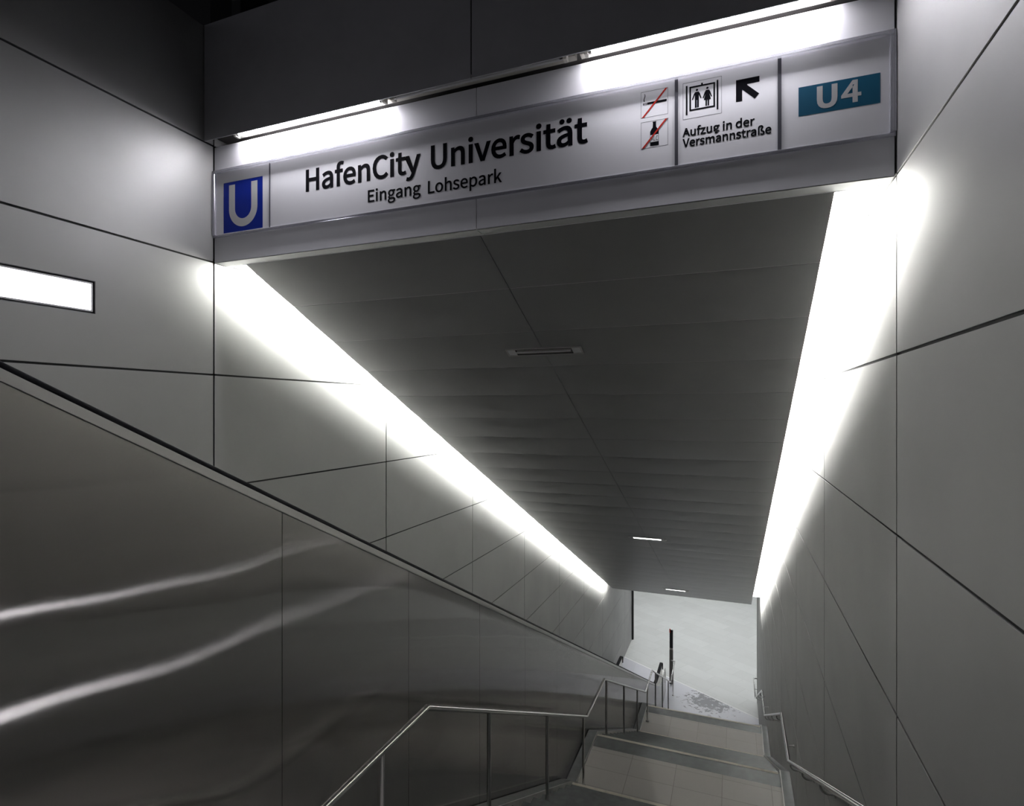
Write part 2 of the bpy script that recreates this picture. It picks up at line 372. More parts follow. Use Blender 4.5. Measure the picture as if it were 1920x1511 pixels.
GL = '''{"4":[530,[[325,64,325,0,352,0,379,0,407,0,407,64,407,129,407,193,438,193,469,193,500,193,500,216,500,239,500,263,469,263,438,263,407,263,407,408,407,554,407,700,375,700,343,700,310,700,213,550,116,400,19,250,19,231,19,212,19,193,121,193,223,193,325,193,325,129],[325,334,325,263,253,263,181,263,110,263,163,342,216,422,269,501,289,536,308,571,326,605,327,605,328,605,329,605,328,569,325,512,325,477,325,406]]],"A":[581,[[83,233,4,0,33,0,63,0,93,0,115,71,138,143,160,214,246,214,331,214,416,214,439,143,461,71,483,0,514,0,546,0,577,0,498,233,418,467,339,700,306,700,273,700,241,700,162,467],[253,284,182,284,194,320,205,356,217,392,242,471,265,546,286,628,288,628,289,628,290,628,313,547,335,471,361,392,372,356,383,320,394,284,324,284]]],"C":[609,[[185,-12,360,-12,451,-12,520,24,575,88,559,107,542,125,526,144,481,95,431,65,364,65,230,65,146,176,146,352,146,527,235,635,367,635,427,635,473,608,510,569,526,588,542,607,558,626,518,671,451,712,366,712,188,712,55,576,55,350,55,122]]],"E":[562,[[96,233,96,0,234,0,372,0,510,0,510,25,510,50,510,75,401,75,293,75,184,75,184,160,184,245,184,330,273,330,361,330,450,330,450,356,450,381,450,406,361,406,273,406,184,406,184,479,184,552,184,626,289,626,394,626,499,626,499,650,499,675,499,700,365,700,231,700,96,700,96,467]]],"H":[695,[[96,233,96,0,126,0,155,0,184,0,184,110,184,220,184,330,293,330,402,330,511,330,511,220,511,110,511,0,541,0,570,0,600,0,600,233,600,467,600,700,570,700,541,700,511,700,511,602,511,505,511,407,402,407,293,407,184,407,184,505,184,602,184,700,155,700,126,700,96,700,96,467]]],"L":[519,[[96,233,96,0,228,0,359,0,491,0,491,25,491,50,491,75,389,75,286,75,184,75,184,284,184,492,184,700,155,700,126,700,96,700,96,467]]],"U":[689,[[202,-12,345,-12,487,-12,596,64,596,288,596,426,596,563,596,700,568,700,539,700,511,700,511,562,511,424,511,286,511,118,437,65,345,65,253,65,181,118,181,286,181,424,181,562,181,700,152,700,123,700,94,700,94,563,94,426,94,288,94,64]]],"V":[549,[[150,233,224,0,258,0,293,0,327,0,401,233,475,467,549,700,519,700,489,700,459,700,422,574,384,447,347,321,323,239,306,172,279,90,278,90,276,90,275,90,249,172,231,239,207,321,169,447,131,574,94,700,63,700,32,700,1,700,75,467]]],"a":[538,[[120,-12,207,-12,271,-12,329,21,379,62,380,62,381,62,382,62,385,41,387,21,390,0,414,0,437,0,461,0,461,106,461,213,461,319,461,448,409,532,282,532,198,532,125,495,78,464,89,444,101,424,112,404,153,432,207,459,267,459,352,459,374,395,374,329,154,304,56,247,56,135,56,41],[282,58,232,58,180,58,140,81,140,140,140,207,200,250,374,270,374,222,374,174,374,126,324,81]]],"d":[592,[[135,-12,265,-12,327,-12,382,21,422,61,423,61,424,61,425,61,428,41,430,20,433,0,456,0,480,0,504,0,504,253,504,507,504,760,475,760,446,760,416,760,416,694,416,627,416,561,418,531,420,501,421,472,375,509,336,532,275,532,157,532,51,427,51,259,51,86],[331,61,284,61,193,61,140,135,140,260,140,378,207,458,290,458,333,458,373,443,416,404,416,313,416,223,416,132,373,84]]],"e":[529,[[159,-12,298,-12,368,-12,423,11,468,40,458,60,448,79,437,98,398,73,358,57,308,57,209,57,141,128,136,239,252,239,369,239,485,239,487,252,489,269,489,288,489,436,414,532,282,532,163,532,50,428,50,259,50,88],[227,301,135,301,145,404,210,462,284,462,365,462,413,406,413,301,320,301]]],"f":[310,[[32,470,32,448,55,448,79,448,102,448,102,299,102,149,102,0,131,0,160,0,189,0,189,149,189,299,189,448,226,448,262,448,299,448,299,471,299,495,299,519,262,519,226,519,189,519,189,546,189,573,189,601,189,668,213,703,263,703,281,703,302,698,321,689,327,711,334,734,340,756,316,766,286,773,253,773,150,773,102,707,102,602,102,574,102,546,102,519,79,517,55,515,32,514,32,492]]],"g":[539,[[137,-239,263,-239,423,-239,525,-156,525,-59,525,27,464,64,345,64,311,64,277,64,243,64,173,64,152,88,152,120,152,149,166,166,185,182,208,171,237,164,262,164,369,164,452,234,452,345,452,390,435,428,410,452,445,452,480,452,516,452,516,474,516,496,516,519,456,519,395,519,335,519,317,526,291,532,262,532,158,532,68,460,68,347,68,285,101,234,136,207,136,206,136,205,136,203,108,184,78,150,78,107,78,66,98,38,125,22,125,20,125,19,125,17,76,-12,49,-55,49,-100,49,-189],[322,223,262,223,202,223,152,271,152,347,152,423,202,468,262,468,324,468,372,423,372,347,372,271],[375,-179,275,-179,180,-179,125,-143,125,-88,125,-58,140,-27,178,0,201,-6,225,-8,244,-8,274,-8,304,-8,334,-8,403,-8,439,-25,439,-74,439,-127]]],"h":[580,[[88,253,88,0,117,0,146,0,176,0,176,125,176,251,176,376,227,429,264,456,317,456,386,456,415,414,415,317,415,211,415,106,415,0,444,0,473,0,502,0,502,110,502,219,502,329,502,460,453,532,344,532,273,532,220,493,172,445,173,481,174,516,176,552,176,621,176,691,176,760,146,760,117,760,88,760,88,507]]],"i":[263,[[88,173,88,0,117,0,146,0,176,0,176,173,176,346,176,519,146,519,117,519,88,519,88,346],[97,626,132,626,166,626,190,648,190,684,190,717,166,740,132,740,97,740,74,717,74,684,74,648]]],"k":[527,[[88,253,88,0,117,0,145,0,174,0,174,46,174,91,174,137,206,174,239,212,271,250,322,167,372,83,423,0,455,0,486,0,518,0,452,103,387,206,322,309,379,379,437,449,495,519,462,519,430,519,397,519,324,428,251,336,178,245,176,245,175,245,174,245,174,417,174,589,174,760,145,760,117,760,88,760,88,507]]],"m":[884,[[88,173,88,0,117,0,146,0,176,0,176,125,176,251,176,376,223,430,266,456,306,456,371,456,402,414,402,317,402,211,402,106,402,0,431,0,460,0,489,0,489,125,489,251,489,376,538,430,580,456,620,456,686,456,716,414,716,317,716,211,716,106,716,0,745,0,774,0,803,0,803,110,803,219,803,329,803,460,753,532,647,532,583,532,529,491,475,433,454,494,412,532,331,532,269,532,216,493,170,443,169,443,169,443,168,443,165,468,162,493,159,519,136,519,112,519,88,519,88,346]]],"n":[583,[[88,173,88,0,117,0,146,0,176,0,176,125,176,251,176,376,227,429,264,456,317,456,386,456,415,414,415,317,415,211,415,106,415,0,444,0,473,0,502,0,502,110,502,219,502,329,502,460,453,532,344,532,273,532,219,493,170,443,169,443,169,443,168,443,165,468,162,493,159,519,136,519,112,519,88,519,88,346]]],"o":[579,[[162,-12,289,-12,416,-12,529,87,529,259,529,432,416,532,289,532,162,532,50,432,50,259,50,87],[379,60,289,60,200,60,139,139,139,259,139,378,200,458,289,458,379,458,440,378,440,259,440,139]]],"p":[592,[[88,27,88,-219,117,-219,146,-219,176,-219,176,-160,176,-102,176,-43,175,-13,174,18,173,48,220,9,269,-12,316,-12,435,-12,541,90,541,267,541,428,469,532,335,532,275,532,217,498,170,458,169,458,169,458,168,458,165,478,162,498,159,519,136,519,112,519,88,519,88,273],[388,61,302,61,267,61,222,74,176,115,176,206,176,297,176,388,225,434,270,458,313,458,413,458,451,382,451,266,451,138]]],"r":[371,[[88,173,88,0,117,0,146,0,176,0,176,111,176,222,176,333,210,421,263,454,306,454,328,454,339,451,356,445,362,470,367,495,372,520,356,529,340,532,317,532,260,532,206,490,170,424,169,424,169,424,168,424,165,456,162,487,159,519,136,519,112,519,88,519,88,346]]],"s":[447,[[150,-12,223,-12,346,-12,412,57,412,141,412,240,330,270,254,299,196,321,142,340,142,389,142,430,173,464,239,464,285,464,321,444,356,418,370,436,384,455,398,473,359,505,302,532,238,532,124,532,59,467,59,385,59,296,137,262,210,235,267,214,329,189,329,137,329,92,295,55,226,55,164,55,118,80,73,117,59,98,45,79,31,59,79,18]]],"t":[360,[[140,-12,250,-12,283,-12,317,-3,347,7,341,29,335,51,329,73,312,65,289,58,270,58,210,58,190,95,190,158,190,254,190,351,190,448,237,448,284,448,331,448,331,471,331,495,331,519,284,519,237,519,190,519,190,567,190,616,190,665,166,665,142,665,117,665,114,616,111,567,108,519,81,517,53,515,26,514,26,492,26,470,26,448,52,448,77,448,103,448,103,352,103,256,103,160,103,56]]],"u":[580,[[130,-12,240,-12,310,-12,362,25,411,81,412,81,413,81,414,81,416,54,418,27,420,0,444,0,469,0,493,0,493,173,493,346,493,519,464,519,435,519,406,519,406,396,406,273,406,151,356,90,319,63,265,63,197,63,168,104,168,201,168,307,168,413,168,519,139,519,110,519,80,519,80,409,80,300,80,190,80,57]]],"v":[498,[[137,173,200,0,234,0,268,0,302,0,363,173,424,346,485,519,456,519,428,519,399,519,366,420,334,322,301,223,286,173,268,120,253,71,251,71,250,71,248,71,233,120,217,173,201,223,168,322,136,420,103,519,73,519,43,519,12,519,75,346]]],"y":[498,[[73,-223,96,-223,200,-223,254,-145,290,-44,355,144,420,331,485,519,457,519,428,519,400,519,369,423,338,327,307,231,293,184,278,132,265,84,263,84,261,84,260,84,242,133,224,185,208,231,173,327,138,423,103,519,73,519,43,519,12,519,82,345,151,172,221,-1,217,-14,213,-27,209,-40,187,-104,151,-152,93,-152,78,-152,63,-147,53,-143,47,-166,41,-190,35,-213,52,-220]]],"z":[454,[[33,16,33,0,164,0,295,0,426,0,426,24,426,47,426,71,332,71,237,71,143,71,235,204,326,338,417,472,417,487,417,503,417,519,299,519,181,519,63,519,63,495,63,471,63,448,144,448,225,448,307,448,216,314,124,180,33,47,33,31]]],"ß":[614,[[354,-12,414,-12,518,-12,583,56,583,145,583,319,372,295,372,399,372,473,470,508,470,615,470,700,408,771,296,771,163,771,88,684,88,550,88,367,88,183,88,0,117,0,145,0,174,0,174,178,174,356,174,534,174,645,220,700,295,700,353,700,385,661,385,606,385,517,290,485,290,390,290,240,501,265,501,141,501,95,470,55,410,55,371,55,335,70,297,101,286,81,274,60,263,40,306,7]]],"ä":[538,[[120,-12,207,-12,271,-12,329,21,379,62,380,62,381,62,382,62,385,41,387,21,390,0,414,0,437,0,461,0,461,106,461,213,461,319,461,448,409,532,282,532,198,532,125,495,78,464,89,444,101,424,112,404,153,432,207,459,267,459,352,459,374,395,374,329,154,304,56,247,56,135,56,41],[282,58,232,58,180,58,140,81,140,140,140,207,200,250,374,270,374,222,374,174,374,126,324,81],[152,627,182,627,213,627,236,650,236,680,236,710,213,732,182,732,152,732,130,710,130,680,130,650],[357,627,388,627,418,627,441,650,441,680,441,710,418,732,388,732,357,732,334,710,334,680,334,650]]]," ":[214,[]]}'''

# ------------------------------------------------------------------ the setting: walls
ROWS = [2.99, 2.083, 1.163, 0.272, -0.625, -1.52, -2.415, -3.31, -4.205, -5.10, -5.995, -6.89, -7.785, -8.68, -10.1]
COLS = [3.3 + 2.385 * k for k in range(-3, 7)]
G = 0.0070      # half a joint
LAMP = (0.98, 2.408, 0.614, 0.825)     # opening of the wall lamp: y0, y1, z0, z1
def wall_mesh(x, out, ycols, rows, hole=None, th=0.02):
    """Cladding panels on black battens; out = +1 when the room lies at larger x."""
    mb = MB()
    x0, x1 = (x - th, x) if out > 0 else (x, x + th)
    for a, b in zip(ycols[:-1], ycols[1:]):
        for t, u in zip(rows[:-1], rows[1:]):
            if u < -10.05: u = -10.1
            y0, y1, z0, z1 = a + G, b - G, u + G, t - G
            if hole and y0 < hole[0] and y1 > hole[1] and z0 < hole[2] and z1 > hole[3]:
                # one panel with an opening: outer and inner outline share their corners
                xf, xr = (x1, x0) if out > 0 else (x0, x1)
                O = [(y0, z0), (y1, z0), (y1, z1), (y0, z1)]
                I = [(hole[0], hole[2]), (hole[1], hole[2]), (hole[1], hole[3]), (hole[0], hole[3])]
                n = len(mb.v)
                for xx in (xf, xr):
                    mb.v += [(xx, p, q) for p, q in O] + [(xx, p, q) for p, q in I]
                for i in range(4):
                    j = (i + 1) % 4
                    for f in ((i, j, 4 + j, 4 + i), (8 + i, 8 + j, 12 + j, 12 + i), (i, j, 8 + j, 8 + i), (4 + i, 4 + j, 12 + j, 12 + i)):
                        mb.f.append(tuple(n + q for q in f)); mb.m.append(0)
            else:
                mb.box(x0, x1, y0, y1, z0, z1)
    bx = sorted((x - out * 0.05, x - out * 0.13))
    y0, y1, z0, z1 = ycols[0], ycols[-1], rows[-1], rows[0]
    mb.box(bx[0], bx[1], y0, y1, z0, z1, 1)
    # battens close the joints from behind
    for b in ycols[1:-1]: mb.box(*sorted((x - out * 0.007, x - out * 0.05)), b - 0.03, b + 0.03, z0, z1, 1)
    for r in rows[1:-1]: mb.box(*sorted((x - out * 0.007, x - out * 0.05)), y0, y1, r - 0.03, r + 0.03, 1)
    return mb
colsL = [q for q in COLS if q < 20.5] + [20.9]
if colsL[-1] - colsL[-2] < 0.3: colsL.pop(-2)
struct(wall_mesh(XL, 1, colsL, ROWS, LAMP).build('wall_left', [M['clad'], M['gap']], bevel=0.0012), 'grey satin metal panel wall left of the escalator')
colsR = [q for q in COLS if q < 20.3] + [20.55]
if colsR[-1] - colsR[-2] < 0.6: colsR.pop(-2)
struct(wall_mesh(XR, -1, colsR, ROWS).build('wall_right', [M['clad'], M['gap']], bevel=0.0012), 'grey satin metal panel wall right of the stairs')
# the last stretch of the left wall stands back a little and ends in a dark edge
mb = MB()
for a, b in ((20.9, 22.6), (22.6, 24.3)):
    for t, u in ((-5.3, -6.89), (-6.89, -8.4), (-8.4, -9.86)):
        mb.box(-4.05, -4.03, a + G, b - G, u + G, t - G)
mb.box(-4.2, -4.06, 20.9, 24.3, -9.86, -5.3, 1)
struct(mb.build('wall_far_left', [M['clad'], M['gap']]), 'recessed end of the panelled left wall in the lower hall')
mb = MB(); mb.box(-4.10, -3.965, 24.305, 24.42, ZF, -5.5)
struct(mb.build('trim_1', M['gap']), 'dark upright edge closing the left wall')
mb = MB(); mb.box(XR - 0.012, XR + 0.13, 20.56, 20.62, -9.86, -5.0)
struct(mb.build('trim_2', M['edge']), 'metal corner strip closing the right wall')

# the wall above the passage: lower panels carry the sign, the upper fascia hangs in front
XM = -1.54
mb = MB()
for a, b in ((XL + 0.008, XM - 0.0022), (XM + 0.0022, XR - 0.008)):
    mb.box(a, b, YH, YC, ZS + 0.004, 2.072)
    mb.box(a, b, YH + 0.003, YC, ZS, ZS + 0.0035, 2)
    mb.box(a, b, YC + 0.001, YC + 0.02, ZS, 2.072)
mb.box(XL + 0.002, XR - 0.002, YH + 0.012, YC, ZS + 0.02, 2.05, 1)
struct(mb.build('wall_front', [M['header'], M['gap'], M['ceil']], bevel=0.0012), 'grey metal front carrying the sign above the stairs')
mb = MB()
for a, b in ((XL + 0.006, -1.535 - 0.004), (-1.535 + 0.004, XR - 0.006)):
    mb.box(a, b, 3.208, 3.216, 2.083, 2.985)
mb.box(XL, XR, 3.217, 3.262, 2.16, 2.98, 1)
struct(mb.build('wall_upper_front', [M['fascia'], M['gap']], bevel=0.0015), 'dark upper fascia above the fluorescent lamps')
# lamp recess behind the fascia
mb = MB()
mb.box(XL, XR, 3.262, 3.45, 2.155, 2.175)
mb.box(XL, XR, 3.432, 3.45, 2.06, 2.155)
struct(mb.build('trim_3', M['recess']), 'lamp recess behind the upper fascia')
# roof above the entrance, nearly black
mb = MB()
mb.box(-7, 4, -5, 6, 4.4, 4.5)
for i in range(7):
    xx = -3.7 + i * 0.62 + 0.11 * math.sin(i * 2.7)
    mb.box(xx, xx + 0.09 + 0.04 * (i % 3), 3.35, 3.65, 3.05, 3.05 + 0.35 + 0.12 * (i % 2), 1)
mb.box(-4.4, 1.4, 3.75, 4.0, 2.7, 4.4)
struct(mb.build('ceiling_entrance', [M['dark'], M['floor_dark']]), 'black roof void above the entrance')

# ------------------------------------------------------------------ sloping ceiling
CA, SA = 1 / math.hypot(1, SL), SL / math.hypot(1, SL)
def cp(x, s, n=0.0):      # s runs down the slope, n up and off it
    return (x, YC + s * CA + n * SA, ZS - s * SA + n * CA)
STOT = (YE - YC) / CA
PITCH = 0.535 / CA
mb = MB()
k = 0; s0 = 0.0
xm = -1.567
while s0 < STOT - 0.05:
    s1 = min(s0 + PITCH, STOT)
    for xa, xb in ((CXL, xm - 0.0025), (xm + 0.0025, CXR)):
        a, b = s0 + 0.003, s1 - 0.003
        N = 8
        prof = [(0.0, 0.03)] + [(0.0, 0.004)] + [(i / N, 0.004 - 0.0045 * (1 - (2 * i / N - 1) ** 2)) for i in range(N + 1)][1:-1] + [(1.0, 0.004), (1.0, 0.03)]
        n0 = len(mb.v)
        for t, h in prof: mb.v.append(cp(xa, a + t * (b - a), h))
        for t, h in prof: mb.v.append(cp(xb, a + t * (b - a), h))
        q = len(prof)
        for i in range(q - 1):
            mb.f.append((n0 + i, n0 + i + 1, n0 + q + i + 1, n0 + q + i)); mb.m.append(0)
        mb.f.append(tuple(n0 + i for i in range(q))); mb.m.append(0)
        mb.f.append(tuple(n0 + q + i for i in range(q))[::-1]); mb.m.append(0)
        mb.f.append((n0 + q - 1, n0, n0 + q, n0 + 2 * q - 1)); mb.m.append(0)
    s0 += PITCH
# backing closes the joints; its pale colour stands in for edge glints
def slab(xa, xb, sa, sb, na, nb, mi=0):
    mb.hexa([cp(xa, sa, na), cp(xb, sa, na), cp(xb, sb, na), cp(xa, sb, na), cp(xa, sa, nb), cp(xb, sa, nb), cp(xb, sb, nb), cp(xa, sb, nb)], mi)
slab(CXL + 0.002, xm - 0.004, 0, STOT, 0.0058, 0.05, 1)
slab(xm + 0.004, CXR - 0.002, 0, STOT, 0.0058, 0.05, 1)
slab(xm - 0.02, xm + 0.02, 0, STOT, 0.02, 0.055, 2)
struct(mb.build('ceiling', [M['ceil'], M['seam_glint'], M['gap']], smooth=True), 'sloping grey metal panel ceiling above the stairs')
# roof over the slots and the passage
mb = MB()
slab(XL - 0.1, XR + 0.1, -0.02, STOT, 0.40, 0.5)
struct(mb.build('ceiling_void', M['dark']), 'closed void above the sloping ceiling')

# ------------------------------------------------------------------ light lines in the slots beside the ceiling
def light_line(name, label, xe, xw, side):
    """xe: ceiling edge, xw: wall; the tubes lie on top of the ceiling edge and wash the wall."""
    t = thing(name, label, 'light', cp((xe + xw) / 2, 0, 0.2), 'light lines beside the sloping ceiling')
    global mb
    back = xe - side * 0.08
    lo, hi = min(back, xw), max(back, xw)
    mb = MB()
    slab(lo, hi, 0.012, STOT, 0.235, 0.26)
    slab(*sorted((back, back - side * 0.012)), 0.012, STOT, 0.056, 0.26)
    mb.build('reflector', M['white'], t)
    L = 1.5
    s = 0.03
    while s < STOT - 0.1:
        e = min(s + L - 0.015, STOT - 0.03)
        mb = MB(); slab(*sorted((xe - side * 0.05, xe - side * 0.065)), s, e, 0.062, 0.225)
        mb.build('diffuser', M['lit_slot'], t)
        s += L
    return t
light_line('slot_light', 'long bright light line between left wall and sloping ceiling', CXL, XL + 0.001, -1)
light_line('slot_light', 'long bright light line between right wall and sloping ceiling', CXR, XR - 0.001, 1)

# ------------------------------------------------------------------ lower hall
HA = math.atan2(19.545 - 23.336, 0.755 + 5.4)      # the slabs follow the oblique strip
mb = MB(); mb.prism([(-16, 18.2), (14, 18.2), (14, 46), (-16, 46)], lambda a, b, d: (a * math.cos(HA) + b * math.sin(HA), -a * math.sin(HA) + b * math.cos(HA), d), ZF - 0.2, ZF)
fo = mb.build('floor', M['slab']); fo.rotation_euler = (0, 0, HA)
struct(fo, 'pale slab floor of the lower hall')
# paler bluish field at the foot of the stairs, bounded by an oblique white strip
A, B = (-5.4, 23.336), (0.755, 19.545)
def on_line(x): return A[1] + (B[1] - A[1]) * (x - A[0]) / (B[0] - A[0])
mb = MB(); mb.prism([(-4.03, 18.0), (0.755, 18.0), (0.755, on_line(0.755) - 0.03), (-4.03, on_line(-4.03) - 0.03)], lambda a, b, d: (a, b, d), ZF - 0.1, ZF + 0.004)
struct(mb.build('floor_stair_foot', M['slab2']), 'bluish grey floor field with a dark stain at the foot of the stairs')
mb = MB(); mb.prism([(-4.03, on_line(-4.03) - 0.03), (0.755, on_line(0.755) - 0.03), (0.755, on_line(0.755) + 0.03), (-4.03, on_line(-4.03) + 0.03)], lambda a, b, d: (a, b, d), ZF - 0.1, ZF + 0.006)
struct(mb.build('trim_4', M['white']), 'oblique white strip across the lower hall floor')
mb = MB(); mb.box(-16, 14, 18.3, 46, -5.499, -5.3)
struct(mb.build('ceiling_hall', M['white']), 'pale ceiling of the lower hall')
mb = MB(); mb.box(-16, 14, 45.8, 46, ZF, -5.3); mb.box(-16.2, -16, 18, 46, ZF, -5.3); mb.box(14, 14.2, 18, 46, ZF, -5.3); mb.box(1.0, 14, 18.0, 18.2, ZF, -5.3); mb.box(-16, -4.2, 18.0, 18.2, ZF, -5.3)
struct(mb.build('wall_hall', M['clad']), 'grey walls around the lower hall')
for i, y in enumerate((22.6, 27.6, 32.6)):  # assumed luminaires, out of view, added to light the hall floor
    t = thing('assumed_hall_light', ['assumed linear hall luminaire nearest to the foot of the stairs', 'second assumed linear hall luminaire from the stairs', 'third assumed linear hall luminaire from the stairs'][i], 'light', (-1.5, y, -5.56), 'assumed hall luminaires')
    mb = MB(); mb.box(-6, 4, y - 0.12, y + 0.12, -5.56, -5.5); mb.build('housing', M['white'], t)
    mb = MB(); mb.box(-5.95, 3.95, y - 0.1, y + 0.1, -5.585, -5.5605); mb.build('diffuser', M['lit_hall'], t)

# street level behind the lens
ytop = YN[0] - (5.7 - 13 * GO)
NUP = 13
mb = MB(); mb.box(-6, 3, -9, ytop - NUP * GO, Z0[0] + (NUP + 1) * RISE - 0.3, Z0[0] + (NUP + 1) * RISE)
struct(mb.build('floor_street', M['stone']), 'dark paving at the head of the stairs')

# ------------------------------------------------------------------ staircase
st = thing('staircase', 'three flights of dark stone steps with tiled landings beside the steel cladding', 'stairs', (-0.7, YN[0], Z0[0]))
def step(y0, y1, z, strip, up=False):
    mb = MB(); mb.box(SX0, SX1, y0, y1 + 0.02, z - RISE - 0.12, z)
    o = mb.build('step', M['stone'], st)
    if strip:
        mb = MB(); mb.box(SX0, SX1 - 0.02, y1 + 0.021 - 0.045, y1 + 0.021, z - 0.01, z + 0.003)
        mb.build('nosing_strip', M['cream'], o)
LB = 13 * GO
for i in range(NUP):                                   # flight behind and below the lens
    k = i + 1
    step(ytop - (i + 1) * GO, ytop - i * GO, Z0[0] + k * RISE, k == 1)
for f in range(3):
    for k in range(1, 14):
        step(YN[f] + (k - 1) * GO, YN[f] + k * GO, Z0[f] - k * RISE, k == 13)
for f in range(3):
    y0 = YN[f] - (5.7 - LB) + 0.021; y1 = YN[f] + 0.02; z = Z0[f]
    mb = MB(); mb.box(SX0, SX1, y0, y1 - 0.34, z - 0.3, z)
    lo = mb.build('landing', M['tile'], st); lo.data.name = 'landing'
    mb = MB(); mb.box(SX0, SX1, y1 - 0.34, y1, z - 0.3, z + 0.0008)
    mb.build('stone_band', M['stone'], lo)
    mb = MB(); mb.box(SX0, SX1 - 0.02, y1 + 0.001 - 0.05, y1 + 0.001, z - 0.012, z + 0.004)
    mb.build('nosing_strip', M['cream'], lo)
# sloping side strings and level kerbs, with a metal edge towards the steps
for side, xa, xb in (('left', XB + 0.012, SX0), ('right', SX1, XR - 0.002)):
    xe = (SX0 - 0.012, SX0 + 0.002) if side == 'left' else (SX1 - 0.002, SX1 + 0.012)
    top = [(ytop - NUP * GO, Z0[0] + (NUP + 1) * RISE + 0.02)]
    for f in range(3):
        top.append((YN[f] - (5.7 - LB), Z0[f] + RISE * 1.0 + 0.03))
        top.append((YN[f] - (5.7 - LB) + 0.25, Z0[f] + 0.035))
        top.append((YN[f] + 0.03, Z0[f] + 0.035))
    top.append((YN[2] + LB, ZF + RISE + 0.03)); top.append((YN[2] + LB + 0.28, ZF + 0.02))
    mb = MB(); me_ = MB()
    for (ya, za), (yb, zb) in zip(top[:-1], top[1:]):
        lvl = abs(za - zb) < 0.01 or (yb - ya) < 0.3
        for q, xs, dz, mi in ((mb, (xa, xb), 0.0, 1 if lvl else 0), (me_, xe, 0.003, 0)):
            q.hexa([(xs[0], ya, za - 0.6), (xs[1], ya, za - 0.6), (xs[1], yb, zb - 0.6), (xs[0], yb, zb - 0.6),
                    (xs[0], ya, za + dz), (xs[1], ya, za + dz), (xs[1], yb, zb + dz), (xs[0], yb, zb + dz)], mi)
    so = mb.build('stringer', [M['stone'], M['kerb']], st)
    me_.build('metal_edge', M['edge'], so)

# ------------------------------------------------------------------ escalator
def zt(y):      # lower edge of the deck profile on the cladding
    z = 0.087 - 0.516 * (y - 1.08)
    zb = -8.93
    d = z - zb
    return zb + (d + math.sqrt(d * d + 0.02)) / 2
YA, YB = -2.4, 20.3
def zh(y):      # the balustrade and its handrail level out a little higher than the cladding
    d = 0.087 - 0.516 * (y - 1.08) + 8.62
    return -8.62 + (d + math.sqrt(d * d + 0.01)) / 2
esc = thing('escalator', 'escalator with brushed steel side beside the left wall', 'escalator', (-2.9, 19.0, ZF))
joints = [2.29 + 1.226 * k for k in range(-4, 20)]
joints = [YA] + [j for j in joints if YA + 0.2 < j < YB - 0.3] + [YB]
def bot(y): return min(stair_z(y - 0.5), stair_z(y + 0.1)) - 0.8 if y < 18 else ZF - 0.02
NW = 10
for a, b in zip(joints[:-1], joints[1:]):
    mb = MB()
    a2, b2 = a + 0.0018, b - 0.0018
    last = b == YB
    NYP = 6
    ys = [a2 + (b2 - a2) * i / NYP for i in range(NYP + 1)]
    tops = []
    for y in ys:
        z = zt(y)
        if last and y > YB - 0.35: z -= 0.35 - math.sqrt(max(0, 0.35 ** 2 - (y - (YB - 0.35)) ** 2))
        tops.append(z)
    poly = [(y, z) for y, z in zip(ys, tops)] + [(b2, max(bot(b2), ZF + 0.003)), (a2, max(bot(a2), ZF + 0.003))]
    mb.prism(poly, lambda p, q, d: (d, p, q), XB - 0.012, XB)
    mb.build('side_panel', M['steel'], esc)
# carcass behind the cladding keeps the joints dark
ys = [YA + 0.02 + (YB - 0.4 - YA) * i / 60 for i in range(61)]
mb = MB(); mb.prism([(y, zt(y) - 0.02) for y in ys] + [(ys[-1], ZF + 0.003), (17.5, ZF + 0.003), (YA + 0.02, -3.4)], lambda p, q, d: (d, p, q), XB - 0.045, XB - 0.013)
mb.build('carcass', M['gap'], esc)
def along(x0, x1, dz0, dz1, ya, yb, f=zt, n=80):
    m = MB(); ys = [ya + (yb - ya) * i / n for i in range(n + 1)]
    m.prism([(y, f(y) + dz0) for y in ys] + [(y, f(y) + dz1) for y in reversed(ys)], lambda p, q, d: (d, p, q), x0, x1)
    return m
along(XB - 0.045, XB + 0.006, 0.002, 0.043, YA, 19.75).build('deck_profile', M['edge'], esc)
along(XB - 0.10, XB - 0.05, -1.0, 0.045, YA, 19.62, zh).build('inner_panel', M['edge'], esc)
# handrails: black rubber, level run and rounded end at the foot
def handrail(x):
    sect = [(0.05 * math.copysign(abs(math.cos(t)) ** 0.6, math.cos(t)), 0.017 * math.copysign(abs(math.sin(t)) ** 0.6, math.sin(t))) for t in [2 * math.pi * j / 20 for j in range(20)]]
    path = []
    y = YA
    while y < 19.45:
        path.append((x, y, zh(y) + 0.063)); y += 0.25 if y < 16.5 else 0.1
    ze = path[-1][2]; r = 0.13
    for i in range(1, 8):
        a = math.pi / 2 * i / 7
        path.append((x, 19.5 + r * math.sin(a), ze - r + r * math.cos(a)))
    path.append((x, 19.5 + r, ze - r - 0.12))
    m = MB(); m.tube(path, 0.04, sect=sect)
    return m
handrail(XB - 0.075).build('handrail', M['rubber'], esc, smooth=True)
handrail(-3.60).build('handrail', M['rubber'], esc, smooth=True)
along(-3.625, -3.575, -1.0, 0.045, YA, 19.62, zh).build('inner_panel', M['edge'], esc)
along(-3.81, -3.63, -0.6, 0.02, YA, 19.7).build('outer_deck', M['edge'], esc)
# step band
mb = MB()
def sb(y): return zt(y) - 0.95
y = YA; pts = []
while y < 18.2:
    pts.append((y, sb(y))); pts.append((min(y + 0.40, 18.3), sb(y))); y += 0.40
pts.append((20.2, ZF + 0.01))
mb.prism(pts + [(20.2, ZF - 0.02), (YA, pts[0][1] - 0.4)][::1], lambda p, q, d: (d, p, q), -3.56, XB - 0.12)
mb.build('step_band', M['darkmetal'], esc)

